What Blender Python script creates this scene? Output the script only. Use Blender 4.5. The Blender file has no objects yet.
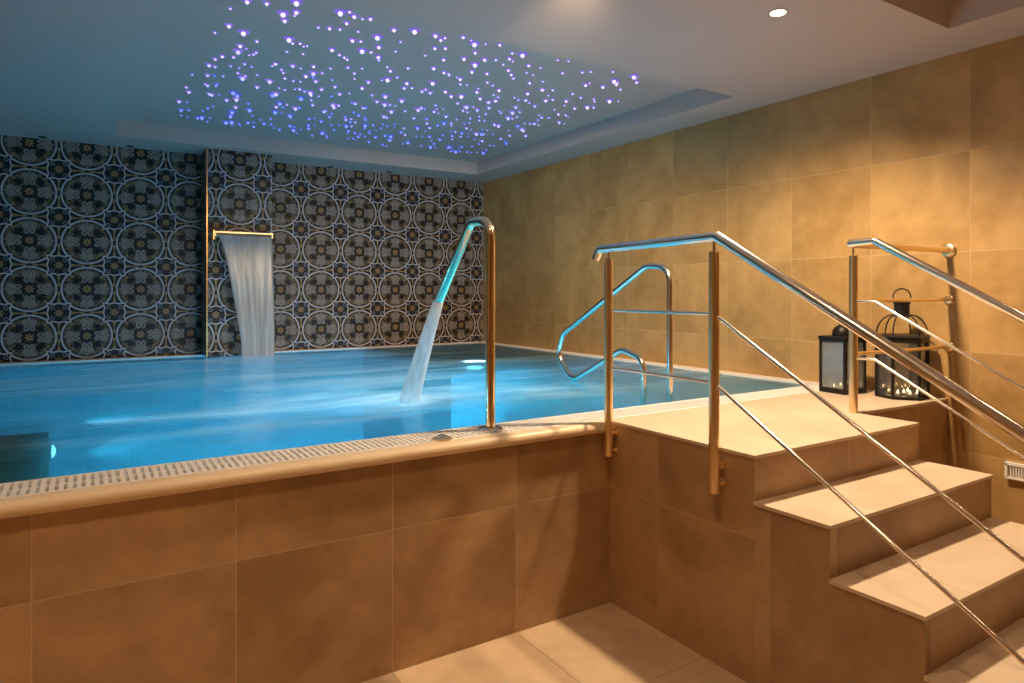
import bpy, bmesh, math, random
from mathutils import Vector, Matrix
random.seed(11)
PI = math.pi
scene = bpy.context.scene
COL = scene.collection

# ------------------------------------------------------------------ node helpers
def new_mat(name):
    m = bpy.data.materials.new(name); m.use_nodes = True
    nt = m.node_tree; nt.nodes.clear()
    out = nt.nodes.new('ShaderNodeOutputMaterial')
    return m, nt, out

class G:
    """small expression builder over shader math nodes"""
    def __init__(s, nt): s.nt = nt
    def inp(s, sock, v):
        if isinstance(v, (int, float)): sock.default_value = v
        elif isinstance(v, (tuple, list)):
            sock.default_value = tuple(v) if len(v) == len(sock.default_value) else (*v, 1)
        else: s.nt.links.new(v, sock)
    def m(s, op, a, b=0.0, c=0.0):
        n = s.nt.nodes.new('ShaderNodeMath'); n.operation = op
        s.inp(n.inputs[0], a); s.inp(n.inputs[1], b); s.inp(n.inputs[2], c)
        return n.outputs[0]
    def add(s, a, b): return s.m('ADD', a, b)
    def sub(s, a, b): return s.m('SUBTRACT', a, b)
    def mul(s, a, b): return s.m('MULTIPLY', a, b)
    def div(s, a, b): return s.m('DIVIDE', a, b)
    def lt(s, a, b): return s.m('LESS_THAN', a, b)
    def gt(s, a, b): return s.m('GREATER_THAN', a, b)
    def mx(s, a, b): return s.m('MAXIMUM', a, b)
    def mn(s, a, b): return s.m('MINIMUM', a, b)
    def ab(s, a): return s.m('ABSOLUTE', a)
    def inv(s, a): return s.m('SUBTRACT', 1.0, a)
    def hyp(s, a, b): return s.m('SQRT', s.add(s.mul(a, a), s.mul(b, b)))
    def mix(s, f, a, b):
        n = s.nt.nodes.new('ShaderNodeMix'); n.data_type = 'RGBA'
        s.inp(n.inputs[0], f); s.inp(n.inputs[6], a); s.inp(n.inputs[7], b)
        return n.outputs[2]
    def coords(s):
        return s.nt.nodes.new('ShaderNodeTexCoord').outputs['Object']
    def sep(s, v):
        n = s.nt.nodes.new('ShaderNodeSeparateXYZ'); s.nt.links.new(v, n.inputs[0]); return n.outputs
    def comb(s, x, y, z):
        n = s.nt.nodes.new('ShaderNodeCombineXYZ')
        for i, v in enumerate((x, y, z)): s.inp(n.inputs[i], v)
        return n.outputs[0]
    def noise(s, vec, scale, detail=3.0, rough=.5, dist=0.0):
        n = s.nt.nodes.new('ShaderNodeTexNoise')
        s.nt.links.new(vec, n.inputs['Vector'])
        n.inputs['Scale'].default_value = scale; n.inputs['Detail'].default_value = detail
        n.inputs['Roughness'].default_value = rough; n.inputs['Distortion'].default_value = dist
        return n.outputs['Fac']
    def ramp(s, f, stops):
        n = s.nt.nodes.new('ShaderNodeValToRGB'); s.nt.links.new(f, n.inputs[0])
        e = n.color_ramp.elements
        while len(e) > 1: e.remove(e[-1])
        e[0].position = stops[0][0]; e[0].color = (*stops[0][1], 1)
        for p, c in stops[1:]:
            k = e.new(p); k.color = (*c, 1)
        return n.outputs[0]
    def mapr(s, f, a, b, c, d):
        n = s.nt.nodes.new('ShaderNodeMapRange')
        s.inp(n.inputs[0], f)
        for i, v in enumerate((a, b, c, d)): n.inputs[i+1].default_value = v
        return n.outputs[0]
    def bsdf(s, color, rough, metal=0.0, spec=.5, bump=None, bdist=.002, bstr=1.0):
        n = s.nt.nodes.new('ShaderNodeBsdfPrincipled')
        s.inp(n.inputs['Base Color'], color); s.inp(n.inputs['Roughness'], rough)
        s.inp(n.inputs['Metallic'], metal); n.inputs['Specular IOR Level'].default_value = spec
        if bump is not None:
            b = s.nt.nodes.new('ShaderNodeBump'); b.inputs['Distance'].default_value = bdist
            b.inputs['Strength'].default_value = bstr
            s.nt.links.new(bump, b.inputs['Height']); s.nt.links.new(b.outputs[0], n.inputs['Normal'])
        return n.outputs[0]

def simple(name, color, rough=.5, metal=0.0, var=.08, scale=8.0, spec=.5):
    m, nt, out = new_mat(name); g = G(nt)
    n = g.noise(g.coords(), scale, 3)
    lo = tuple(c*(1-var) for c in color); hi = tuple(min(1, c*(1+var)) for c in color)
    c = g.mix(n, lo, hi)
    nt.links.new(g.bsdf(c, rough, metal, spec), out.inputs[0]); return m

def emis(name, color, strength):
    m, nt, out = new_mat(name)
    e = nt.nodes.new('ShaderNodeEmission'); e.inputs[0].default_value = (*color, 1); e.inputs[1].default_value = strength
    nt.links.new(e.outputs[0], out.inputs[0]); return m

def tile_mat(name, base, alt, grout, off, step, w=.0045, rough=.38, cloud=1.7, vary=.10, contrast=1.0):
    """large format porcelain tiles: joints on the planes off + k*step along every axis"""
    m, nt, out = new_mat(name); g = G(nt)
    P = g.coords(); p = g.sep(P)
    N = g.sep(nt.nodes.new('ShaderNodeNewGeometry').outputs['Normal'])
    joint = None; ids = []
    for a in range(3):
        t = g.div(g.sub(p[a], off[a]), step[a])
        fl = g.m('FLOOR', t)
        flat = g.gt(g.ab(N[a]), .5)                       # this axis is the face normal
        ids.append(g.mul(fl, g.inv(flat)))
        d = g.mul(g.ab(g.sub(g.m('FRACT', g.add(t, .5)), .5)), step[a])
        l = g.mul(g.lt(d, w*.5), g.inv(flat))
        joint = l if joint is None else g.mx(joint, l)
    wn = nt.nodes.new('ShaderNodeTexWhiteNoise'); nt.links.new(g.comb(*ids), wn.inputs['Vector'])
    cell = wn.outputs['Value']
    sh = nt.nodes.new('ShaderNodeVectorMath'); sh.operation = 'MULTIPLY_ADD'
    nt.links.new(wn.outputs['Color'], sh.inputs[0]); sh.inputs[1].default_value = (9, 9, 9); nt.links.new(P, sh.inputs[2])
    n1 = g.noise(sh.outputs[0], cloud, 4, .55, .6)
    n2 = g.noise(sh.outputs[0], cloud*5, 4, .6)
    f = g.mapr(g.add(g.mul(n1, .68), g.mul(n2, .32)), .38, .62, 0, 1)
    c = g.mix(f, alt, base)
    v = g.add(1-vary, g.mul(cell, 2*vary))
    hs = nt.nodes.new('ShaderNodeHueSaturation'); nt.links.new(c, hs.inputs['Color']); nt.links.new(v, hs.inputs['Value'])
    c = g.mix(joint, hs.outputs[0], grout)
    r = g.add(rough, g.mul(n2, .12))
    r = g.mx(r, g.mul(joint, .8))
    h = g.sub(g.mul(n2, .15), joint)
    nt.links.new(g.bsdf(c, r, 0, .45, h, .0015), out.inputs[0])
    return m

def mosaic_mat(name, x0, z0, s, sumxy=0.0):
    """encaustic cement tile pattern: interlaced rings, wavy squares, rosettes"""
    m, nt, out = new_mat(name); g = G(nt)
    P = g.coords(); p = g.sep(P)
    u = g.add(p[0], g.sub(p[1], sumxy))
    def cellc(v, o): return g.ab(g.sub(g.m('FRACT', g.add(g.div(g.sub(v, o), s), .5)), .5))
    cx, cz = cellc(u, x0), cellc(p[2], z0)
    r = g.hyp(cx, cz)
    qx, qz = g.sub(.5, cx), g.sub(.5, cz)
    qm, qn = g.mx(qx, qz), g.mn(qx, qz)
    a, b = g.mx(cx, cz), g.mn(cx, cz)
    rq = g.hyp(qx, qz)
    grain = g.noise(P, 60, 3); wear = g.noise(P, 3.5, 3)
    cream = g.mix(wear, (.40, .38, .42), (.60, .56, .56))
    petal = g.mix(grain, (.09, .075, .068), (.42, .36, .33))
    gold = g.mix(grain, (.30, .17, .06), (.46, .28, .12))
    grain = g.mapr(g.noise(P, 42, 2), .38, .62, 0, 1)
    olive = g.mix(grain, (.02, .014, .009), (.17, .125, .08))
    dark = (.014, .012, .014); navy = (.03, .04, .06)
    wav = g.add(.192, g.mul(g.m('COSINE', g.mul(qn, 34)), .010))
    insq = g.lt(qm, wav)
    incirc = g.mul(g.lt(r, .448), g.inv(insq))
    col = g.mix(incirc, dark, olive)
    # spears between the rings
    spear = g.mul(g.lt(g.mn(qx, qz), g.mul(g.sub(a, .30), 0.0)), 0.0)
    def spr(q, c): return g.mul(g.lt(q, g.add(.010, g.mul(g.ab(g.sub(c, .16)), .16))), g.mul(g.gt(c, .05), g.lt(c, .31)))
    sp = g.mx(spr(qx, cz), spr(qz, cx))
    col = g.mix(g.mul(sp, g.mul(g.inv(incirc), g.inv(insq))), col, gold)
    # darker rim and scallop inside the ring
    rim = g.mul(g.gt(r, .418), incirc); col = g.mix(g.mul(rim, .85), col, dark)
    sc = g.mul(g.lt(g.ab(g.sub(r, .37)), .007), incirc); col = g.mix(g.mul(sc, .6), col, gold)
    # four palmettes (two lobes each), tip and stalk
    def ell(ca, cb, ra, rb): return g.hyp(g.div(g.sub(a, ca), ra), g.div(g.sub(b, cb), rb))
    e0 = ell(.235, .0, .145, .125); col = g.mix(g.mul(g.lt(e0, 1.0), incirc), col, dark)
    e1 = ell(.195, .050, .068, .050); col = g.mix(g.mul(g.lt(e1, 1.0), incirc), col, petal)
    e1b = ell(.195, .050, .026, .016); col = g.mix(g.lt(e1b, 1.0), col, olive)
    e2 = ell(.305, .060, .072, .066); col = g.mix(g.mul(g.lt(e2, 1.0), incirc), col, petal)
    e2b = ell(.285, .0, .06, .010); col = g.mix(g.lt(e2b, 1.0), col, gold)
    e3 = ell(.385, .0, .040, .024); col = g.mix(g.lt(e3, 1.0), col, petal)
    # black lozenges on the diagonals
    e4 = g.hyp(g.sub(cx, .185), g.sub(cz, .185)); col = g.mix(g.lt(e4, .062), col, (.008, .007, .009))
    e5 = g.hyp(g.sub(cx, .262), g.sub(cz, .262)); col = g.mix(g.mul(g.lt(e5, .022), incirc), col, gold)
    # centre
    col = g.mix(g.lt(a, .115), col, dark)
    ang = g.m('ARCTAN2', cz, cx)
    st = g.add(.066, g.mul(g.m('COSINE', g.mul(ang, 8)), .026))
    col = g.mix(g.lt(r, st), col, gold); col = g.mix(g.lt(r, .018), col, dark)
    # corner square
    col = g.mix(insq, col, dark)
    angq = g.m('ARCTAN2', qz, qx)
    stq = g.add(.062, g.mul(g.m('COSINE', g.mul(angq, 8)), .028))
    col = g.mix(g.lt(rq, stq), col, gold); col = g.mix(g.lt(rq, .015), col, dark)
    dq = g.hyp(g.sub(qx, .115), g.sub(qz, .115)); col = g.mix(g.mul(g.lt(dq, .036), insq), col, navy)
    col = g.mix(g.lt(g.ab(g.sub(dq, .036)), .006), col, g.mix(.5, cream, navy))
    ring = g.mul(g.lt(g.ab(g.sub(r, .455)), .018), g.inv(insq))
    sq = g.mul(g.lt(g.ab(g.sub(qm, wav)), .015), 1.0)
    lines = g.mx(ring, sq)
    col = g.mix(lines, col, cream)
    jx = g.mn(g.ab(g.sub(cx, 0.0)), qx); jz = g.mn(cz, qz)
    joint = g.lt(g.mn(jx, jz), .0022)
    col = g.mix(g.mul(joint, .7), col, (.02, .018, .016))
    rr = g.add(.34, g.mul(grain, .2))
    nt.links.new(g.bsdf(col, rr, 0, .35, g.sub(g.mul(grain, .2), joint), .001), out.inputs[0])
    return m

# ------------------------------------------------------------------ mesh helpers
def link(name, bm, mat, parent=None, smooth=False):
    bmesh.ops.recalc_face_normals(bm, faces=bm.faces[:])
    me = bpy.data.meshes.new(name); bm.to_mesh(me); bm.free()
    if smooth:
        for p in me.polygons: p.use_smooth = True
    o = bpy.data.objects.new(name, me); COL.objects.link(o)
    if mat is not None: me.materials.append(mat)
    if parent is not None: o.parent = parent
    if smooth == 'auto':
        md = o.modifiers.new('split', 'EDGE_SPLIT'); md.split_angle = math.radians(35)
    return o
def tag(o, label=None, cat=None, group=None, kind=None):
    for k, v in (('label', label), ('category', cat), ('group', group), ('kind', kind)):
        if v: o[k] = v
    return o
def empty(name, loc, label, cat, group=None, rz=0):
    o = bpy.data.objects.new(name, None); COL.objects.link(o)
    o.location = loc; o.rotation_euler = (0, 0, rz); o.empty_display_size = .1
    return tag(o, label, cat, group)
def box(bm, x0, x1, y0, y1, z0, z1, bev=0.0, seg=2):
    r = bmesh.ops.create_cube(bm, size=1.0)
    for v in r['verts']:
        v.co = Vector((x0 if v.co.x < 0 else x1, y0 if v.co.y < 0 else y1, z0 if v.co.z < 0 else z1))
    if bev:
        es = list({e for v in r['verts'] for e in v.link_edges})
        bmesh.ops.bevel(bm, geom=es, offset=bev, segments=seg, affect='EDGES', profile=.5)
    return r['verts']
def boxes(name, L, mat, parent=None, bev=0.0):
    bm = bmesh.new()
    for b in L: box(bm, *b, bev=bev)
    return link(name, bm, mat, parent)
def fillet(pts, rad, n=8):
    """round the corners of a polyline"""
    pts = [Vector(p) for p in pts]; out = [pts[0]]
    for i in range(1, len(pts)-1):
        r = rad[i] if isinstance(rad, (list, tuple)) else rad
        a, b, c = pts[i-1], pts[i], pts[i+1]
        d1, d2 = (a-b).normalized(), (c-b).normalized()
        th = d1.angle(d2)
        if r <= 0 or th > PI-.01: out.append(b); continue
        t = min(r/math.tan(th/2), (a-b).length*.49, (c-b).length*.49); r = t*math.tan(th/2)
        cen = b+(d1+d2).normalized()*(r/math.sin(th/2))
        s, e = b+d1*t-cen, b+d2*t-cen
        tot = s.angle(e)
        for k in range(n+1):
            f = k/n
            out.append(cen+(s*math.sin((1-f)*tot)+e*math.sin(f*tot))/math.sin(tot))
    out.append(pts[-1]); return out
def tube(bm, pts, r, seg=16, cap=True, flat=None):
    pts = [Vector(p) for p in pts]; n = len(pts)
    rs = r if isinstance(r, (list, tuple)) else [r]*n
    T = []
    for i in range(n):
        a = pts[max(i-1, 0)]; b = pts[min(i+1, n-1)]
        if 0 < i < n-1: t = ((pts[i]-a).normalized()+(b-pts[i]).normalized())
        else: t = b-a
        T.append(t.normalized())
    up = Vector((1, 0, 0)) if abs(T[0].x) < .9 else Vector((0, 1, 0))
    u = (up-T[0]*up.dot(T[0])).normalized(); rings = []
    for i in range(n):
        u = (u-T[i]*u.dot(T[i])).normalized(); v = T[i].cross(u)
        fx = flat[i] if flat else 1.0
        sc = 1.0
        if 0 < i < n-1:
            d = (pts[i]-pts[i-1]).normalized().dot(T[i]); sc = 1.0/max(d, .6)
        rings.append([bm.verts.new(pts[i]+u*math.cos(2*PI*k/seg)*rs[i]*fx+v*math.sin(2*PI*k/seg)*rs[i]*(sc if sc > 1.02 else 1)) for k in range(seg)])
    for i in range(n-1):
        for k in range(seg):
            bm.faces.new((rings[i][k], rings[i][(k+1) % seg], rings[i+1][(k+1) % seg], rings[i+1][k]))
    if cap:
        bm.faces.new(rings[0][::-1]); bm.faces.new(rings[-1])
def lathe(bm, prof, cx, cy, seg=28, cz=0, M=None):
    rings = []
    for r, z in prof:
        vs = []
        for k in range(seg):
            p = Vector((r*math.cos(2*PI*k/seg), r*math.sin(2*PI*k/seg), z))
            if M is not None: p = M @ p
            vs.append(bm.verts.new(p+Vector((cx, cy, cz))))
        rings.append(vs)
    for i in range(len(rings)-1):
        for k in range(seg):
            bm.faces.new((rings[i][k], rings[i][(k+1) % seg], rings[i+1][(k+1) % seg], rings[i+1][k]))
    bm.faces.new(rings[0][::-1]); bm.faces.new(rings[-1])

# ------------------------------------------------------------------ measured layout (metres)
H = .94                      # platform / pool rim height
WL = .932                    # water level
R = 4.53; YB = 7.87; XL = -1.7; YF = -2.8
YP = 2.663; YG0 = 2.69; YG1 = 2.90
XS = 2.291; XE = 3.56
C = 3.073
TREADS = [(.94, 1.77), (.752, 1.443), (.555, 1.115), (.362, .787), (.172, .459)]

# ------------------------------------------------------------------ materials
BASE = (.50, .345, .205); ALT = (.34, .215, .115)
tile_right = tile_mat('beige_porcelain_wall', (.57, .35, .135), (.39, .225, .075), (.60, .42, .22), (0, 1.958, 2.463), (.609, .609, .612), vary=.07, rough=.34)
tile_front = tile_mat('beige_porcelain_pool', (.53, .33, .17), (.32, .185, .088), (.58, .41, .27), (-.147, 1.704, .60), (.6195, .618, .62), w=.0035, vary=.06, rough=.33, cloud=1.3)
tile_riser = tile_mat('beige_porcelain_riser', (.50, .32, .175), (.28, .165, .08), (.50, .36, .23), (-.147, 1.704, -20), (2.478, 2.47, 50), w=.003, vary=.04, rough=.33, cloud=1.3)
tile_floor = tile_mat('beige_porcelain_floor', (.72, .53, .34), (.56, .39, .24), (.42, .29, .17), (1.71, .80, 0), (.62, .62, .62), vary=.08, rough=.36)
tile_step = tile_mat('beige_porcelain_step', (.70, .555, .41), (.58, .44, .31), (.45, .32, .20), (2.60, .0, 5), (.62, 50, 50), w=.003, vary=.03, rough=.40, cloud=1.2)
coping_mat = simple('cream_stone_coping', (.80, .61, .40), .40, var=.10, scale=6)
mosaic = mosaic_mat('encaustic_mosaic', .012, 2.562, .4645, sumxy=YB)
mosaic_pillar = mosaic_mat('encaustic_mosaic_pillar', 1.362, 2.523, .462, sumxy=7.47)
plaster = simple('matt_plaster', (.57, .49, .455), .85, var=.02, scale=2)
steel = simple('polished_steel', (.90, .82, .72), .17, metal=1.0, var=.03, scale=20)
steel2 = simple('satin_steel_wall_tint', (1.0, .76, .44), .30, metal=1.0, var=.05, scale=30)  # orange reflection of the tiled walls is put into this steel's colour
steel_wall_tint = simple('polished_steel_wall_tint', (.95, .78, .52), .16, metal=1.0, var=.03, scale=20)  # golden wall reflection on the pipe is mixed into its base colour
brass = simple('golden_edge_metal', (.85, .50, .20), .25, metal=1.0, var=.05, scale=20)
black_iron = simple('blackened_iron', (.018, .014, .012), .45, metal=.4, var=.3, scale=40)
white_plastic = simple('white_grate_plastic', (.92, .87, .82), .45, var=.03, scale=30)
channel_dark = simple('channel_grey', (.30, .24, .20), .7, var=.1)
wax = simple('candle_wax', (.85, .78, .66), .5, var=.05)
alu = simple('tealight_cup_aluminium', (.8, .78, .75), .3, metal=1.0)
off_lens = simple('unlit_lamp_glass', (.05, .05, .055), .2)
pool_tile = tile_mat('turquoise_pool_tile', (.20, .62, .76), (.12, .51, .68), (.45, .72, .78), (0, 0, 0), (.12, .12, .12), w=.006, vary=.05, rough=.5)
ledge_tile = tile_mat('dark_green_pool_tile', (.075, .10, .055), (.05, .075, .045), (.10, .12, .07), (0, 0, 0), (.3, .3, .3), w=.004, vary=.05, rough=.5)
step_pool_tile = tile_mat('pale_pool_step_tile', (.52, .62, .45), (.42, .55, .42), (.35, .5, .42), (0, 0, 0), (.3, .3, .3), w=.005, vary=.05, rough=.5)
grille_mat = simple('dark_bench_grille', (.02, .10, .11), .6)
lamp_warm = emis('warm_lamp', (1, .80, .55), 60)
flame_mat = emis('candle_flame', (1, .62, .26), 14)
pool_lamp = emis('pool_lamp_lens', (.55, .85, 1), 5)
star_violet = emis('fibre_star_violet', (.62, .48, 1.15), 1.9)
star_mid = emis('fibre_star_periwinkle', (.40, .36, 1.15), 1.8)
star_blue = emis('fibre_star_blue', (.16, .22, 1.1), 1.8)

def glass_mat(PALE_MIX, nm):
    m, nt, out = new_mat(nm); g = G(nt)
    t = nt.nodes.new('ShaderNodeBsdfTransparent'); t.inputs[0].default_value = (.93, .95, .96, 1)
    gl = nt.nodes.new('ShaderNodeBsdfGlossy'); gl.inputs['Roughness'].default_value = .06
    f = nt.nodes.new('ShaderNodeFresnel'); f.inputs[0].default_value = 1.6
    mx = nt.nodes.new('ShaderNodeMixShader'); nt.links.new(g.add(g.mul(f.outputs[0], .8), .04), mx.inputs[0])
    d_ = nt.nodes.new('ShaderNodeBsdfDiffuse'); d_.inputs[0].default_value = (.8, .78, .76, 1)
    m0 = nt.nodes.new('ShaderNodeMixShader'); m0.inputs[0].default_value = PALE_MIX
    nt.links.new(t.outputs[0], m0.inputs[1]); nt.links.new(d_.outputs[0], m0.inputs[2])
    nt.links.new(m0.outputs[0], mx.inputs[1]); nt.links.new(gl.outputs[0], mx.inputs[2]); nt.links.new(mx.outputs[0], out.inputs[0])
    return m
glass = glass_mat(.05, 'clear_lantern_glass')
glass_pale = glass_mat(.20, 'pale_lantern_glass')  # more pale diffuse mixed in, for greyish white panes

def water_mat():
    m, nt, out = new_mat('pool_water'); g = G(nt)
    P = g.coords(); p = g.sep(P)
    # slow drifting bands of aerated water, long in x
    st = g.comb(g.mul(p[0], .30), g.mul(p[1], .95), 0.0)
    band = g.add(g.mul(g.noise(st, 1.25, 3, .5, 1.4), .65), g.mul(g.noise(g.comb(g.mul(p[0], .35), g.mul(p[1], 2.2), 3.0), 1.6, 2, .5, .8), .35))
    calm = g.mapr(g.add(p[1], g.mul(g.sub(g.noise(g.comb(g.mul(p[0], .9), 0, 0), 1.5, 1), .5), .9)), 3.25, 3.62, .12, 1)
    milk = g.mul(g.mapr(band, .40, .60, .0, 1), calm)
    # foam where the spout and the curtain land
    def spot(cx, cy, rx, ry, pw=1.0):
        d = g.hyp(g.div(g.sub(p[0], cx), rx), g.div(g.sub(p[1], cy), ry))
        w = g.add(d, g.mul(g.sub(g.noise(P, 2.2, 3), .5), .9))
        return g.m('POWER', g.mapr(w, 0, 1.0, 1, 0), pw)
    foam = g.mx(spot(1.62, 3.84, .70, .36, 1.1), g.mul(spot(1.35, 7.15, .75, .55), .9))
    foam = g.mx(foam, g.mul(spot(1.35, 4.05, 1.2, .33, 1.2), .45))
    fmask = g.add(.40, g.add(g.mul(milk, .34), g.mul(foam, .62)))
    fmask = g.mn(fmask, .92)
    tr = nt.nodes.new('ShaderNodeBsdfTransparent'); tr.inputs[0].default_value = (.20, .64, .78, 1)
    mc = g.mix(foam, g.mix(milk, (.02, .48, .62), (.54, .80, .85)), (.92, .93, .94))
    df = nt.nodes.new('ShaderNodeBsdfDiffuse'); nt.links.new(mc, df.inputs[0])
    tl = nt.nodes.new('ShaderNodeBsdfTranslucent'); nt.links.new(mc, tl.inputs[0])
    md = nt.nodes.new('ShaderNodeMixShader'); md.inputs[0].default_value = .62
    nt.links.new(df.outputs[0], md.inputs[1]); nt.links.new(tl.outputs[0], md.inputs[2])
    m1 = nt.nodes.new('ShaderNodeMixShader'); nt.links.new(fmask, m1.inputs[0])
    nt.links.new(tr.outputs[0], m1.inputs[1]); nt.links.new(md.outputs[0], m1.inputs[2])
    bmp = nt.nodes.new('ShaderNodeBump'); bmp.inputs['Distance'].default_value = .02; bmp.inputs['Strength'].default_value = .5
    nt.links.new(g.noise(g.comb(g.mul(p[0], .7), p[1], 0.0), 2.6, 3), bmp.inputs['Height'])
    gl = nt.nodes.new('ShaderNodeBsdfGlossy'); gl.inputs['Roughness'].default_value = .22
    nt.links.new(bmp.outputs[0], gl.inputs['Normal'])
    fr = nt.nodes.new('ShaderNodeFresnel'); fr.inputs[0].default_value = 1.33; nt.links.new(bmp.outputs[0], fr.inputs['Normal'])
    m2 = nt.nodes.new('ShaderNodeMixShader'); nt.links.new(g.mn(fr.outputs[0], .42), m2.inputs[0])
    nt.links.new(m1.outputs[0], m2.inputs[1]); nt.links.new(gl.outputs[0], m2.inputs[2]); nt.links.new(m2.outputs[0], out.inputs[0])
    return m
def spray_mat(name, axis_scale, dens, col=(.85, .9, .9), fade=None):
    m, nt, out = new_mat(name); g = G(nt)
    P = g.coords(); p = g.sep(P)
    n = g.noise(g.comb(g.mul(p[0], axis_scale[0]), g.mul(p[1], axis_scale[1]), g.mul(p[2], axis_scale[2])), 1.0, 4, .6)
    d = g.mapr(n, .3, .7, dens[0], dens[1])
    if fade: d = g.mul(d, g.mapr(p[2], fade[0], fade[1], fade[2], fade[3]))
    tr = nt.nodes.new('ShaderNodeBsdfTransparent'); tr.inputs[0].default_value = (.97, .98, .98, 1)
    df = nt.nodes.new('ShaderNodeBsdfDiffuse'); df.inputs[0].default_value = (*col, 1)
    tl = nt.nodes.new('ShaderNodeBsdfTranslucent'); tl.inputs[0].default_value = (*col, 1)
    md = nt.nodes.new('ShaderNodeMixShader'); md.inputs[0].default_value = .5
    nt.links.new(df.outputs[0], md.inputs[1]); nt.links.new(tl.outputs[0], md.inputs[2])
    gl = nt.nodes.new('ShaderNodeBsdfGlossy'); gl.inputs['Roughness'].default_value = .3
    mg = nt.nodes.new('ShaderNodeMixShader'); mg.inputs[0].default_value = .12
    nt.links.new(md.outputs[0], mg.inputs[1]); nt.links.new(gl.outputs[0], mg.inputs[2])
    mx = nt.nodes.new('ShaderNodeMixShader'); nt.links.new(d, mx.inputs[0])
    nt.links.new(tr.outputs[0], mx.inputs[1]); nt.links.new(mg.outputs[0], mx.inputs[2]); nt.links.new(mx.outputs[0], out.inputs[0])
    return m

# ------------------------------------------------------------------ room shell
def struct(name, L, mat): return tag(boxes(name, L, mat), kind='structure')
struct('floor', [(XL, R, YF, YP, -.1, 0)], tile_floor)
struct('wall_back', [(XL-.2, R+.2, YB, YB+.15, -.5, 3.45)], mosaic)
struct('wall_right', [(R, R+.15, YF-.2, YB, -.5, 3.45)], tile_right)
struct('wall_left', [(XL-.15, XL, YF-.2, YB, -.5, 3.45)], tile_right)
struct('wall_front', [(XL, R, YF-.15, YF, -.5, 3.45)], tile_right)
T1 = (.24, 4.12, 3.38, 7.33, 3.222); T2 = (-1.2, 4.07, -2.3, 1.866, 3.29)
struct('ceiling', [
    (XL, T1[0], T2[3], YB, C, 3.4), (T1[1], R, T2[3], YB, C, 3.4), (T1[0], T1[1], T1[3], YB, C, 3.4), (T1[0], T1[1], T2[3], T1[2], C, 3.4),
    (XL, T2[0], YF, T2[3], C, 3.4), (T2[1], R, YF, T2[3], C, 3.4), (T2[0], T2[1], YF, T2[2], C, 3.4),
    (T2[0], T2[1], T2[2], T2[3], T2[4], 3.4), (T1[0], T1[1], T1[2], T1[3], T1[4]+.012, 3.4)], plaster)

# ------------------------------------------------------------------ pool
pool = empty('swimming_pool', (1.4, 5.2, 0), 'raised indoor swimming pool with brown tiled front wall and cream coping', 'pool')
def P_(name, L, mat, bev=0.0):
    o = boxes(name, L, mat, pool, bev); o.matrix_parent_inverse = Matrix.Translation(-Vector(pool.location)); return o
P_('front_wall', [(XL+.004, XS, YP, YG0, 0, .885)], tile_front)
bm = bmesh.new()                                             # bullnosed coping run
prof = []
for k in range(9):
    a = -PI/2+PI*k/8*.98
    prof.append((2.655-.028*math.cos(a)*1.1, .9125+.0275*math.sin(a)))
prof = [(YG0, .885)] + prof + [(YG0, H)]
vs0 = [bm.verts.new((XL+.004, y, z)) for y, z in prof]; vs1 = [bm.verts.new((XS, y, z)) for y, z in prof]
for i in range(len(prof)):
    j = (i+1) % len(prof); bm.faces.new((vs0[i], vs0[j], vs1[j], vs1[i]))
bm.faces.new(vs0[::-1]); bm.faces.new(vs1)
o = link('coping', bm, coping_mat, pool, 'auto'); o.matrix_parent_inverse = Matrix.Translation(-Vector(pool.location))
ZB = -.30
e_ = .004
P_('basin', [(XL+e_, R-e_, YG0, YG1-.01, ZB, .90), (XL+e_, R-e_, 7.73, YB-e_, ZB, .90), (4.39, R-e_, YG1-.01, 7.73, ZB, .90),
             (XL+e_, -1.6, YG1-.01, 7.73, ZB, .90), (XL+e_, R-e_, YG0, YB-e_, ZB-.1, ZB)], pool_tile)
P_('ledge', [(-1.6, -.16, YG1-.01, 4.19, ZB, .885)], ledge_tile)
P_('entry_step', [(3.0, 4.39, YG1-.01, 3.35, ZB, .74)], step_pool_tile)
P_('entry_step', [(3.0, 4.39, 3.35, 3.72, ZB, .52)], step_pool_tile)
P_('entry_step', [(3.0, 4.39, 3.72, 4.10, ZB, .28)], step_pool_tile)
P_('bench', [(2.80, 4.39, 5.45, 7.73, ZB, .86)], pool_tile)
for y, xa in ((6.36, 3.2), (6.62, 3.35), (6.95, 3.1)):
    P_('bench_grille', [(xa, xa+.95, y, y+.05, .86, .872)], grille_mat)

bm = bmesh.new()
wx0, wx1, wy0, wy1 = -1.6, 4.39, YG1-.012, 7.73
nx, ny = 90, 70
grid = [[bm.verts.new((wx0+(wx1-wx0)*i/nx, wy0+(wy1-wy0)*j/ny, 0)) for j in range(ny+1)] for i in range(nx+1)]
for i in range(nx+1):
    for j in range(ny+1):
        v = grid[i][j].co
        e = min(1, (v.y-wy0)/.25, (wy1-v.y)/.2, (wx1-v.x)/.2, (v.x-wx0)/.2)
        d = math.hypot((v.x-1.68), (v.y-3.84)*1.3); d2 = math.hypot(v.x-1.4, v.y-7.15)
        v.z = WL + e*(.004*math.sin(v.x*3+v.y*2)+.003*math.sin(v.y*7-v.x*1.7)+.030*math.exp(-(d/.22)**2)+.012*math.cos(d*16)*math.exp(-d*2.6)+.018*math.exp(-(d2/.25)**2))
for i in range(nx):
    for j in range(ny):
        bm.faces.new((grid[i][j], grid[i+1][j], grid[i+1][j+1], grid[i][j+1]))
tag(link('pool_water', bm, water_mat(), None, True), 'turquoise blue pool water with milky swirling bands', 'water', kind='stuff')

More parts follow.
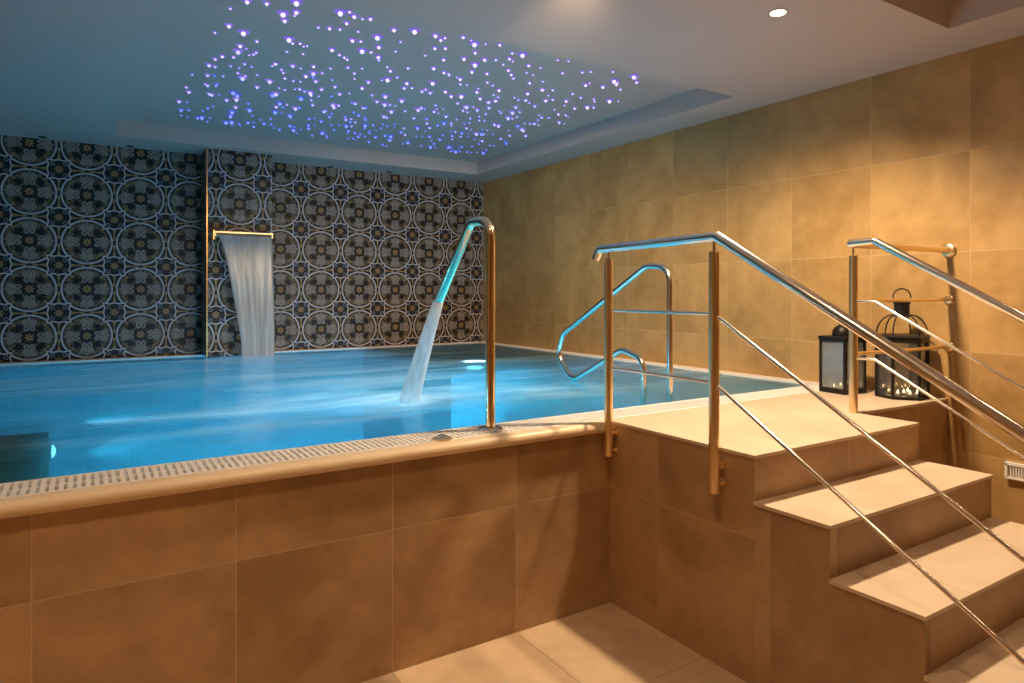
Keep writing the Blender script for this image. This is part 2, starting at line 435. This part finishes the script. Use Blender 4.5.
def grate(name, x0, x1, y0, y1, along, label, step=.026, wbar=.0145):
    bm = bmesh.new(); z1 = H+.001; z0 = H-.022
    if along == 'x':
        n = int((x1-x0)/step)
        for k in range(n):
            a = x0+(x1-x0)*(k+.5)/n; box(bm, a-wbar/2, a+wbar/2, y0+.004, y1-.004, z0, z1)
        for y in (y0+.006, (y0+y1)/2, y1-.006): box(bm, x0, x1, y-.007, y+.007, z0, z1-.002 if y == (y0+y1)/2 else z1+.0005)
    else:
        n = int((y1-y0)/step)
        for k in range(n):
            a = y0+(y1-y0)*(k+.5)/n; box(bm, x0+.004, x1-.004, a-wbar/2, a+wbar/2, z0, z1)
        for x in (x0+.006, x1-.006): box(bm, x-.006, x+.006, y0, y1, z0, z1+.0005)
    root = tag(link(name, bm, white_plastic), label, 'grate', 'white overflow grates around the pool')
    return root
grate('overflow_grate', XL, R, YG0, YG1, 'x', 'white slatted overflow grate along the front coping and platform')
grate('overflow_grate', XL, 4.39, 7.73, YB, 'x', 'white slatted overflow grate along the foot of the mosaic wall')
grate('overflow_grate', 4.39, R, YG1, YB, 'y', 'white slatted overflow grate along the beige tiled right wall')

# underwater lamps
UW = .46
def uw_lamp(x, y, z, d, label, power, k=1.0):
    """round recessed lamp, d = outward unit direction"""
    t = tag(empty('underwater_lamp', (x, y, z), label, 'lamp', 'underwater pool lamps'))
    q = Vector(d).to_track_quat('Z', 'Y').to_matrix().to_4x4()
    bm = bmesh.new(); lathe(bm, [(.085*k, 0), (.085*k, .010), (.070*k, .016), (.064*k, .012)], 0, 0, M=q); link('ring', bm, steel, t, 'auto')
    bm = bmesh.new(); lathe(bm, [(.062*k, .010), (.055*k, .022), (.035*k, .030), (.010*k, .033)], 0, 0, M=q); link('lens', bm, pool_lamp, t, True)
    L = bpy.data.lights.new('underwater_beam', 'AREA'); L.shape = 'DISK'; L.size = .14*k; L.energy = power*UW; L.color = (.52, .78, 1.0)
    lo = bpy.data.objects.new('underwater_beam', L); COL.objects.link(lo); lo.parent = t
    lo.rotation_euler = (-(Vector(d)+Vector((0, 0, -.30 if d[2] < .5 else 0)))).to_track_quat('Z', 'Y').to_euler(); L.spread = math.radians(135); lo.location = Vector(d)*.045
uw_lamp(-.16, 3.30, .78, (1, 0, 0), 'round underwater lamp in the green ledge, nearest the front grate', 11, .55)
uw_lamp(-.16, 4.10, .80, (1, 0, 0), 'round underwater lamp at the far corner of the green ledge', 11, .55)
uw_lamp(3.17, 5.67, .86, (0, 0, 1), 'round underwater lamp set in the top of the far right bench', 9, 1.4)
uw_lamp(2.70, YG1-.01, .12, (0, 1, 0), 'added unseen underwater lamp in the near pool wall, right of the swan neck spout', 150)  # hidden from the camera, added to brighten the water
uw_lamp(1.35, YG1-.01, .12, (0, 1, 0), 'added unseen underwater lamp in the near pool wall, below the air button', 125)  # second added lamp, out of sight, lighting the pool from the near side

# ------------------------------------------------------------------ staircase and platform
st = empty('staircase', (2.9, 1.2, 0), 'brown tiled staircase and landing rising to the pool edge', 'staircase')
inv = Matrix.Translation(-Vector(st.location))
def S_(name, L, mat, bev=0.0):
    o = boxes(name, L, mat, st, bev); o.matrix_parent_inverse = inv; return o
TH = .014
S_('landing_base', [(XS, XE, TREADS[0][1]+.006, YG0, 0, H-TH), (XE, R-.003, 2.086, YG0, 0, H-TH)], tile_front)
bm = bmesh.new()
ring_ = [(XS-.008, TREADS[0][1]), (XE+.004, TREADS[0][1]), (XE+.004, 2.08), (R-.003, 2.08), (R-.003, YG0), (XS-.008, YG0)]
lo_ = [bm.verts.new((x, y, H-TH)) for x, y in ring_]; hi_ = [bm.verts.new((x, y, H)) for x, y in ring_]
bm.faces.new(lo_[::-1]); bm.faces.new(hi_)
for i in range(6): bm.faces.new((lo_[i], lo_[(i+1) % 6], hi_[(i+1) % 6], hi_[i]))
o = link('landing_slab', bm, tile_step, st); o.matrix_parent_inverse = inv
for k in range(1, 5):
    z, y = TREADS[k]; yprev = TREADS[k-1][1]
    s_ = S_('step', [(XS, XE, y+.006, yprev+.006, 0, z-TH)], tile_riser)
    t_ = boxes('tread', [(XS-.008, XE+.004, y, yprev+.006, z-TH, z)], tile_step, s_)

# ------------------------------------------------------------------ handrails
def tb(name, parent, pts, r, mat=None, rad=0, seg=18, smooth='auto'):
    bm = bmesh.new(); tube(bm, fillet(pts, rad) if rad else pts, r, seg)
    o = link(name, bm, mat or steel, parent, smooth)
    o.matrix_parent_inverse = Matrix.Translation(-Vector(parent.location)); return o
def cyl(bm, a, b, r, seg=18): tube(bm, [a, b], r, seg)
SL = .582
XA = 2.237
hr = empty('stair_handrail', (XA, 1.2, 0), 'steel handrail with two crossbars on the near side of the staircase', 'handrail')
def zr(y, z0=1.835, y0=1.925): return z0-(y0-y)*SL
tb('top_rail', hr, [(XA, 2.715, 1.772), (XA, 2.685, 1.822), (XA, 1.925, 1.835), (XA, -.05, zr(-.05))], .0215, rad=[0, .03, .02, 0])
for zb in (1.510, 1.220):
    tb('crossbar', hr, [(XA, 2.616, zb), (XA, 1.938, zb), (XA, .02, zb-(1.938-.02)*.60)], .0075, seg=12)
def side_post(parent, x, y, ztop, zrail, zbot, wallx, zbr):
    bm = bmesh.new(); cyl(bm, (x, y, zbot), (x, y, ztop), .0225); p = link('post', bm, steel2, parent, 'auto')
    p.matrix_parent_inverse = Matrix.Translation(-Vector(parent.location))
    bm = bmesh.new(); cyl(bm, (x, y, ztop-.002), (x, y, ztop+.004), .0165, 14); cyl(bm, (x, y, ztop), (x, y, zrail-.018), .006, 10)
    link('pin', bm, steel, p, 'auto')
    for z in zbr:
        bm = bmesh.new(); cyl(bm, (x+.015, y, z), (wallx-.003, y, z), .008, 12); cyl(bm, (wallx-.008, y, z), (wallx, y, z), .018, 16)
        link('bracket', bm, black_iron if 0 else steel2, p, 'auto')
    bm = bmesh.new()
    for z in (zrail-.318, zrail-.608): pass
    bm.free(); return p
side_post(hr, XA, 2.616, 1.765, 1.823, .772, XS, (.885, .800))
side_post(hr, XA, 1.938, 1.768, 1.832, .755, XS, (.868, .795))
side_post(hr, XA, .22, .78, zr(.22), .03, XS, (.13, .07))

XB, YBp = 3.555, 2.112
h2 = empty('stair_handrail', (XB, YBp, 0), 'steel handrail and guard bars beside the right wall, behind the lower lantern posts', 'handrail')
h2['label'] = 'steel handrail with wall mounted guard bars at the far right of the staircase'
def z2(y, z0=1.873, y0=1.992, s=.578): return z0-(y0-y)*s
tb('top_rail', h2, [(XB, 2.135, 1.868), (XB, 1.992, 1.873), (XB, -.05, z2(-.05))], .021, rad=[0, .02, 0])
for zb in (1.551, 1.241):
    tb('crossbar', h2, [(XB, 2.112, zb), (XB, 1.992, zb), (XB, .02, z2(.02, zb, 1.992, .568))], .0075, seg=12)
bm = bmesh.new(); cyl(bm, (XB, YBp, H), (XB, YBp, 1.800), .0225)
p2 = link('post', bm, steel2, h2, 'auto'); p2.matrix_parent_inverse = Matrix.Translation(-Vector(h2.location))
bm = bmesh.new(); cyl(bm, (XB, YBp, 1.798), (XB, YBp, 1.853), .006, 10); link('pin', bm, steel, p2, 'auto')
bm = bmesh.new(); cyl(bm, (XB+.03, .22, .02), (XB+.03, .22, z2(.22)), .0225)
p3 = link('post', bm, steel2, h2, 'auto'); p3.matrix_parent_inverse = Matrix.Translation(-Vector(h2.location))
for zb, rr, fr_ in ((1.862, .0185, .045), (1.555, .010, .030), (1.262, .010, .030)):
    yw = 2.075
    b_ = tb('guard_bar', h2, [(XB+.01, 2.112, zb), (R-.008, yw, zb)], rr, mat=steel2, seg=14)
    bm = bmesh.new(); lathe(bm, [(fr_, 0), (fr_, .008), (fr_*.8, .016), (fr_*.55, .018)], R-.001, yw, M=Matrix.Rotation(-PI/2, 4, 'Y'), cz=zb)
    link('wall_flange', bm, steel2, b_, 'auto')

# pool entry loop rail
lr = empty('pool_grab_rail', (3.15, 3.2, .74), 'looped steel grab rail over the pool entry steps', 'grab rail')
tb('loop_tube', lr, [(3.15, 3.086, .74), (3.15, 3.086, 1.765), (3.15, 3.30, 1.775), (3.15, 4.225, 1.275), (3.15, 4.30, 1.10), (3.15, 4.10, .925), (3.15, 3.535, 1.205), (3.15, 3.326, 1.150), (3.15, 3.326, .74)],
   .0205, rad=[0, .16, .16, .10, .14, .12, .12, .10, 0], seg=18)
for y in (3.086, 3.326):
    bm = bmesh.new(); lathe(bm, [(.045, 0), (.045, .008), (.026, .014)], 3.15, y, cz=.74)
    o = link('base_flange', bm, steel, lr, 'auto'); o.matrix_parent_inverse = Matrix.Translation(-Vector(lr.location))

# swan neck water spout
XJ = 1.642
sj = empty('swan_neck_spout', (XJ, 2.785, H), 'tall curved steel swan neck water spout on the pool coping', 'water spout')
pth = fillet([(XJ, 2.785, H+.012), (XJ, 2.785, 1.945), (XJ, 2.970, 1.955), (XJ, 3.345, 1.556)], [0, .085, .085, 0], 9)
rad_ = [.0235]*(len(pth)-1)+[.029]
flat_ = [1.0]*len(pth)
bm = bmesh.new(); tube(bm, pth, rad_, 20, flat=flat_)
o = link('curved_pipe', bm, steel_wall_tint, sj, 'auto'); o.matrix_parent_inverse = Matrix.Translation(-Vector(sj.location))
bm = bmesh.new(); lathe(bm, [(.062, 0), (.062, .005), (.052, .012), (.030, .015)], XJ, 2.785, cz=H+.002)
o = link('base_flange', bm, steel, sj, 'auto'); o.matrix_parent_inverse = Matrix.Translation(-Vector(sj.location))
# falling jet
bm = bmesh.new(); jp, jr = [], []
for k in range(15):
    f = k/14; z = 1.572-(1.572-WL)*f-.06*f*(1-f)*0
    jp.append((XJ+.005*f, 3.331+.47*f-.04*f*f, z)); jr.append(.0275+.035*f)
tube(bm, jp, jr, 20)
jet_m = spray_mat('white_jet_water', (38, 14, 1.5), (.60, .98), (.97, .98, .97), fade=(.93, 1.15, .45, 1.0))
tag(link('falling_water', bm, jet_m, None, True), 'white jet of water pouring from the swan neck spout', 'water', kind='stuff')

bm = bmesh.new(); lathe(bm, [(.046, 0), (.046, .006), (.036, .011), (.012, .012)], 1.349, 2.712, cz=H+.001)
bt = tag(link('push_button', bm, steel2, None, 'auto'), 'small round steel air button set in the front overflow grate', 'button')
bm = bmesh.new(); lathe(bm, [(.020, 0), (.020, .006), (.014, .010)], 1.349, 2.712, cz=H+.012)
link('button_cap', bm, steel, bt, 'auto')

# ------------------------------------------------------------------ mosaic pillar and waterfall
pl = tag(boxes('pillar', [(1.046, 1.688, 7.47, YB, H, C)], mosaic_pillar), 'mosaic tiled pillar projecting from the back wall behind the waterfall', 'pillar')
for x in (1.040,):
    b = boxes('edge_trim', [(x, x+.012, 7.462, 7.474, H, C)], brass if x < 1.2 else steel2, pl)
wf = empty('waterfall_spout', (1.39, 7.40, 2.16), 'wide flat steel waterfall spout on the mosaic pillar', 'water spout')
bm = bmesh.new(); box(bm, 1.085, 1.672, 7.33, 7.47, 2.165, 2.225, bev=.006)
o = link('spout_body', bm, steel2, wf); o.matrix_parent_inverse = Matrix.Translation(-Vector(wf.location))
bm = bmesh.new(); box(bm, 1.11, 1.655, 7.326, 7.332, 2.172, 2.205)
o = link('outlet_slot', bm, off_lens, wf); o.matrix_parent_inverse = Matrix.Translation(-Vector(wf.location))
bm = bmesh.new(); box(bm, 1.078, 1.10, 7.325, 7.47, 2.130, 2.235, bev=.004)
o = link('end_plate', bm, brass, wf); o.matrix_parent_inverse = Matrix.Translation(-Vector(wf.location))
bm = bmesh.new(); N1, N2 = 24, 20
def sheet(f, g_, off):
    z = 2.176-(2.176-WL)*f
    xl = 1.130+.200*min(1, f*1.15)**.75; xr = 1.650-.0*f
    return (xl+(xr-xl)*g_, 7.322-.12*f**.55-off+.008*math.sin(g_*22+f*3)*f, z)
def sh_rows(off): return [[bm.verts.new(sheet(i/N1, j/N2, off)) for j in range(N2+1)] for i in range(N1+1)]
A_, B_ = sh_rows(0), sh_rows(.012)
for i in range(N1):
    for j in range(N2):
        bm.faces.new((A_[i][j], A_[i][j+1], A_[i+1][j+1], A_[i+1][j])); bm.faces.new((B_[i][j+1], B_[i][j], B_[i+1][j], B_[i+1][j+1]))
    bm.faces.new((A_[i][0], A_[i+1][0], B_[i+1][0], B_[i][0])); bm.faces.new((A_[i+1][N2], A_[i][N2], B_[i][N2], B_[i+1][N2]))
sheet_m = spray_mat('curtain_water', (26, 2, 1.2), (.34, .72), (.95, .94, .92))
tag(link('falling_water', bm, sheet_m, None, True), 'thin sheet of water falling from the flat spout on the pillar', 'water', kind='stuff')

# ------------------------------------------------------------------ lanterns
def part(name, bm, mat, root, smooth=False): return link(name, bm, mat, root, smooth)
def square_lantern(x, y, rz, s, h, label):
    t = empty('candle_lantern', (x, y, H), label, 'lantern', None, rz)
    a = s/2; bm = bmesh.new(); fw = .017
    box(bm, -a, a, -a, a, 0, .020, bev=.002); part('base', bm, black_iron, t)
    bm = bmesh.new()
    for sx in (-1, 1):
        for sy in (-1, 1):
            x0, y0 = sx*(a-fw), sy*(a-fw)
            box(bm, min(x0, sx*a), max(x0, sx*a), min(y0, sy*a), max(y0, sy*a), .02, h-.02)
    for z0, z1 in ((.02, .034), (h-.034, h-.02)):
        for sy in (-1, 1):
            y0 = sy*(a-fw*.7)
            box(bm, -a+fw, a-fw, min(y0, sy*a), max(y0, sy*a), z0, z1); box(bm, min(y0, sy*a), max(y0, sy*a), -a+fw, a-fw, z0, z1)
    part('frame', bm, black_iron, t)
    bm = bmesh.new(); box(bm, -a-.005, a+.005, -a-.005, a+.005, h-.02, h, bev=.003); part('roof', bm, black_iron, t)
    bm = bmesh.new(); pr = [(.062, h), (.064, h+.02), (.058, h+.042), (.044, h+.062), (.022, h+.074), (.006, h+.077)]
    lathe(bm, pr, 0, 0, 20); part('dome_cap', bm, black_iron, t, 'auto')
    bm = bmesh.new(); tube(bm, [(.032*math.cos(q), 0, h+.085+.032*math.sin(q)) for q in [PI*2*k/20-.3 for k in range(21)]], .003, 8); part('ring_handle', bm, black_iron, t, True)
    for k in range(4):
        bm = bmesh.new(); M = Matrix.Rotation(PI/2*k, 4, 'Z')
        box(bm, -a+fw, a-fw, a-.010, a-.007, .034, h-.034)
        for v in bm.verts: v.co = M @ v.co
        part('glass_pane', bm, glass_pale, t)
    return t
def hex_lantern(x, y, rz, r, h, label):
    t = empty('candle_lantern', (x, y, H), label, 'lantern', None, rz); n = 6
    def hexa(bm, r, z0, z1, r1=None):
        r1 = r1 or r
        lo = [bm.verts.new((r*math.cos(2*PI*k/n), r*math.sin(2*PI*k/n), z0)) for k in range(n)]
        hi = [bm.verts.new((r1*math.cos(2*PI*k/n), r1*math.sin(2*PI*k/n), z1)) for k in range(n)]
        bm.faces.new(lo[::-1]); bm.faces.new(hi)
        for k in range(n): bm.faces.new((lo[k], lo[(k+1) % n], hi[(k+1) % n], hi[k]))
    bm = bmesh.new(); hexa(bm, r, 0, .018); part('base', bm, black_iron, t)
    bm = bmesh.new()
    for k in range(n):
        c_, s_ = math.cos(2*PI*k/n), math.sin(2*PI*k/n)
        tube(bm, [(r*.955*c_, r*.955*s_, .015), (r*.955*c_, r*.955*s_, h-.03)], .0095, 6)
    part('frame', bm, black_iron, t)
    bm = bmesh.new(); hexa(bm, r*1.02, h-.045, h-.012); hexa(bm, r*1.09, h-.012, h, r*1.0)
    part('roof', bm, black_iron, t)
    for k in range(n):
        bm = bmesh.new(); c_, s_ = math.cos(2*PI*k/n), math.sin(2*PI*k/n)
        pts = []
        for q in range(11):
            f = q/10*PI/2
            rr_ = r*.95-(r*.95-.040)*(1-math.cos(f)); zz = h+(.125)*math.sin(f)
            pts.append((rr_*c_, rr_*s_, zz))
        tube(bm, pts, .0045, 8); part('roof_rib', bm, black_iron, t, True)
    bm = bmesh.new(); lathe(bm, [(.052, h+.112), (.052, h+.122), (.043, h+.128), (.043, h+.190), (.048, h+.195), (.048, h+.203), (.012, h+.208)], 0, 0, 20); part('chimney_cap', bm, black_iron, t, 'auto')
    bm = bmesh.new(); aa = -rz-.56
    tube(bm, [(.056*math.cos(q)*math.cos(aa), .056*math.cos(q)*math.sin(aa), h+.236+.052*math.sin(q)) for q in [PI*2*k/24 for k in range(25)]], .0042, 8); part('ring_handle', bm, black_iron, t, True)
    for k in range(n):
        bm = bmesh.new(); a0, a1 = 2*PI*k/n, 2*PI*(k+1)/n; q = r*.90
        p0, p1 = Vector((q*math.cos(a0), q*math.sin(a0), 0)), Vector((q*math.cos(a1), q*math.sin(a1), 0))
        nrm = (p0+p1).normalized()*.003; vs = []
        for pp in (p0, p1, p1+nrm, p0+nrm): vs.append((bm.verts.new(pp+Vector((0, 0, .02))), bm.verts.new(pp+Vector((0, 0, h-.045)))))
        for i in range(4): bm.faces.new((vs[i][0], vs[(i+1) % 4][0], vs[(i+1) % 4][1], vs[i][1]))
        bm.faces.new([v[0] for v in vs]); bm.faces.new([v[1] for v in vs][::-1]); part('glass_pane', bm, glass, t)
    return t
LA = (4.225, 2.585); LB = (4.340, 2.262)
square_lantern(*LA, math.radians(-7), .200, .372, 'square black lantern with small domed cap, farther left on the landing')
hex_lantern(*LB, math.radians(8), .150, .395, 'large six-sided black lantern with arched ribs and ring handle, next to the right wall')

def tealight(x, y, z, label, group):
    t = empty('tealight', (x, y, z), label, 'candle', group)
    bm = bmesh.new(); lathe(bm, [(.019, 0), (.019, .014), (.0175, .014)], 0, 0, 14); link('cup', bm, alu, t, 'auto')
    bm = bmesh.new(); lathe(bm, [(.017, .010), (.017, .0155), (.002, .016)], 0, 0, 14); link('wax', bm, wax, t, 'auto')
    bm = bmesh.new(); lathe(bm, [(.001, .017), (.0045, .021), (.0055, .025), (.0030, .032), (.0008, .038)], 0, 0, 10); link('flame', bm, flame_mat, t, True)
    return t
def copy_tree(o, loc, label, group):
    r = o.copy(); COL.objects.link(r); r.location = loc; r['label'] = label; r['group'] = group
    for ch in list(o.children):
        c = ch.copy(); COL.objects.link(c); c.parent = r
    return r
l1 = 'lit tealight on the floor of the square black lantern'; l2 = 'lit tealight on the floor of the large six-sided lantern'
g1, g2 = 'tealights in the square lantern', 'tealights in the six-sided lantern'
tl = None
for dx, dy in ((-.055, -.05), (.0, -.065), (.06, -.055), (-.05, .03), (.05, .045)):
    loc = (LA[0]+dx, LA[1]+dy, H+.0205)
    if tl is None: tl = tealight(*loc, l1, g1)
    else: copy_tree(tl, loc, l1, g1)
for dx, dy in ((-.085, -.02), (-.05, -.075), (.005, -.090), (.055, -.070), (-.025, -.025), (.05, -.01), (-.06, .05), (.02, .07)):
    copy_tree(tl, (LB[0]+dx, LB[1]+dy, H+.0185), l2, g2)

# ------------------------------------------------------------------ step light on the right wall
sl = empty('step_light', (R, 1.66, .57), 'small white louvred step light low on the right wall', 'wall light')
def SLp(name, L, mat):
    o = boxes(name, L, mat, sl); o.matrix_parent_inverse = Matrix.Translation(-Vector(sl.location)); return o
SLp('backplate', [(R-.012, R, 1.60, 1.76, .528, .614)], channel_dark)
SLp('housing', [(R-.030, R-.001, 1.595, 1.765, .602, .618), (R-.030, R-.001, 1.595, 1.765, .524, .536), (R-.030, R-.001, 1.752, 1.765, .53, .61), (R-.030, R-.001, 1.595, 1.608, .53, .61)], white_plastic)
SLp('louvre', [(R-.026, R-.010, 1.612+.0135*k, 1.618+.0135*k, .536, .602) for k in range(10)], white_plastic)

# ------------------------------------------------------------------ ceiling lamps
def spot(x, y, z, power, tgt=None, angle=150, blend=.6, col=(1, .70, .41), size=.065):
    L = bpy.data.lights.new('lamp_beam', 'SPOT'); L.energy = power; L.color = col
    L.spot_size = math.radians(angle); L.spot_blend = blend; L.shadow_soft_size = size
    o = bpy.data.objects.new('lamp_beam', L); COL.objects.link(o); o.location = (x, y, z)
    if tgt: o.rotation_euler = (Vector((x, y, z))-Vector(tgt)).to_track_quat('Z', 'Y').to_euler()
    return o
def downlight(x, y, z, label, lit=True, power=0, r=.036, tgt=None, angle=150, blend=.6, group=None, col=(1, .70, .41)):
    t = empty('recessed_downlight', (x, y, z), label, 'ceiling lamp', group)
    bm = bmesh.new(); lathe(bm, [(r*1.35, 0), (r*1.35, -.004), (r*1.15, -.007), (r, -.004)], 0, 0, 24); link('rim', bm, plaster if lit else off_lens, t, 'auto')
    bm = bmesh.new(); lathe(bm, [(r*.95, -.003), (r*.9, -.0085), (r*.3, -.0095)], 0, 0, 24); link('lens', bm, lamp_warm if lit else off_lens, t, 'auto')
    if lit and power: 
        s = spot(x, y, z-.03, power, tgt, angle, blend, col); s.parent = t; s.matrix_parent_inverse = Matrix.Translation((-x, -y, -z))
    return t
downlight(3.071, 2.235, C, 'bright lit round downlight in the ceiling above the landing', True, 330, tgt=(3.071, 2.95, 0), angle=154, blend=.6, col=(1, .76, .50))
downlight(1.90, 2.235, C, 'added out of view downlight above the swan neck spout, aimed at the mosaic wall', True, 480, tgt=(3.8, 6.6, .45), angle=84, blend=1.0)  # unseen lamp added to brighten the right part of the mosaic
for i, (x, y, n_) in enumerate(((-.342, 7.765, 'leftmost'), (.376, 7.775, 'left of the pillar'), (2.424, 7.80, 'right of the pillar'), (3.134, 7.76, 'nearest the right wall'))):
    downlight(x, y, C, 'unlit small downlight over the mosaic wall, ' + n_, False, r=.028, group='unlit downlights over the mosaic wall')
NL = [(3.05, .40, 3.29, 9, None), (.95, 1.45, 3.29, 66, None), (-.9, 1.35, 3.29, 60, None), (1.0, -1.2, 3.29, 60, None), (3.0, -1.4, 3.29, 26, None), (4.25, 1.0, C, 14, None)]
for x, y, z, pw, tg in NL:
    downlight(x, y, z, 'lit round downlight in the ceiling recess nearer the viewer', True, pw, tgt=tg, angle=105, blend=.8, group='lit downlights in the near ceiling')

# ------------------------------------------------------------------ fibre optic star ceiling
sc_ = empty('star_ceiling', (2.18, 5.35, T1[4]), 'recessed ceiling panel dotted with violet and blue fibre optic stars', 'star ceiling')
bm = bmesh.new(); box(bm, T1[0]-2.18+.001, T1[1]-2.18-.001, T1[2]-5.35+.001, T1[3]-5.35-.001, 0, .011); link('panel', bm, plaster, sc_)
stars = []
for i in range(25):
    for j in range(19):
        if random.random() < .22: continue
        y = 3.74+(j+random.random())*3.24/19; x = .66+(i+random.random())*(3.02+.085*(y-3.74))/25
        stars.append((x, y, random.choice((.0065, .008, .010, .012, .016))))
        if random.random() < .25:
            stars.append((x+random.uniform(.04, .08), y+random.uniform(-.05, .05), random.choice((.006, .008))))
stars.sort(key=lambda s: -(s[2]/math.hypot(s[0], s[1])))
def star_bm(bm, x, y, r):
    u = bmesh.ops.create_icosphere(bm, subdivisions=1, radius=r)
    for v in u['verts']: v.co += Vector((x-2.18, y-5.35, -r*.9))
halo = emis('fibre_star_bloom_disc', (.22, .14, .75), .9)  # emissive discs imitating the bloom around each star, not real fittings
halo_b = emis('fibre_star_bloom_disc_blue', (.07, .10, .75), .9)
def bloom_disc_bm(bm, x, y, r):  # flat disc carrying the painted bloom of one star
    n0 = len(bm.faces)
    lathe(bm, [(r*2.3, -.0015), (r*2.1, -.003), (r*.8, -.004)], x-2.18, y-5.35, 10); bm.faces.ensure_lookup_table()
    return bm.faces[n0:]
def star_m(y): 
    w = y+random.gauss(0, .35)
    return star_violet if w < 4.9 else (star_mid if w < 5.9 else star_blue)
SM = [star_violet, star_mid, star_blue, halo, halo_b]
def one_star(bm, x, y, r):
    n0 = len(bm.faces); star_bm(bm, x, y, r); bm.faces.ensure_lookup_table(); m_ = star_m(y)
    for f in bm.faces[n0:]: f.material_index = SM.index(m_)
    for f in bloom_disc_bm(bm, x, y, r): f.material_index = 4 if m_ is star_blue else 3
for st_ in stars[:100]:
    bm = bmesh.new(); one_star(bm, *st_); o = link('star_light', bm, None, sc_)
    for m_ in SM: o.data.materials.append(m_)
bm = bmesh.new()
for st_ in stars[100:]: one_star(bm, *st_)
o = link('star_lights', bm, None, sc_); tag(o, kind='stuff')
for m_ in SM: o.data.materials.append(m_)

# ------------------------------------------------------------------ world, camera, view
w = bpy.data.worlds.new('room_air'); scene.world = w; w.use_nodes = True
w.node_tree.nodes['Background'].inputs[0].default_value = (.5, .45, .42, 1); w.node_tree.nodes['Background'].inputs[1].default_value = .02
cam = bpy.data.cameras.new('camera'); cam.sensor_width = 36; cam.lens = 672.5/1024*36; cam.shift_y = -(341.5-292.4)/1024; cam.clip_start = .05
co = bpy.data.objects.new('camera', cam); COL.objects.link(co); co.location = (0, 0, 1.6); co.rotation_euler = (PI/2, 0, math.radians(-32.37))
scene.camera = co
scene.view_settings.view_transform = 'Standard'; scene.view_settings.look = 'None'
scene.view_settings.gamma = 1; scene.view_settings.use_curve_mapping = False
scene.view_settings.exposure = 0.12
scene.cycles.max_bounces = 8; scene.cycles.transparent_max_bounces = 16; scene.cycles.diffuse_bounces = 5
scene.cycles.sample_clamp_indirect = 4
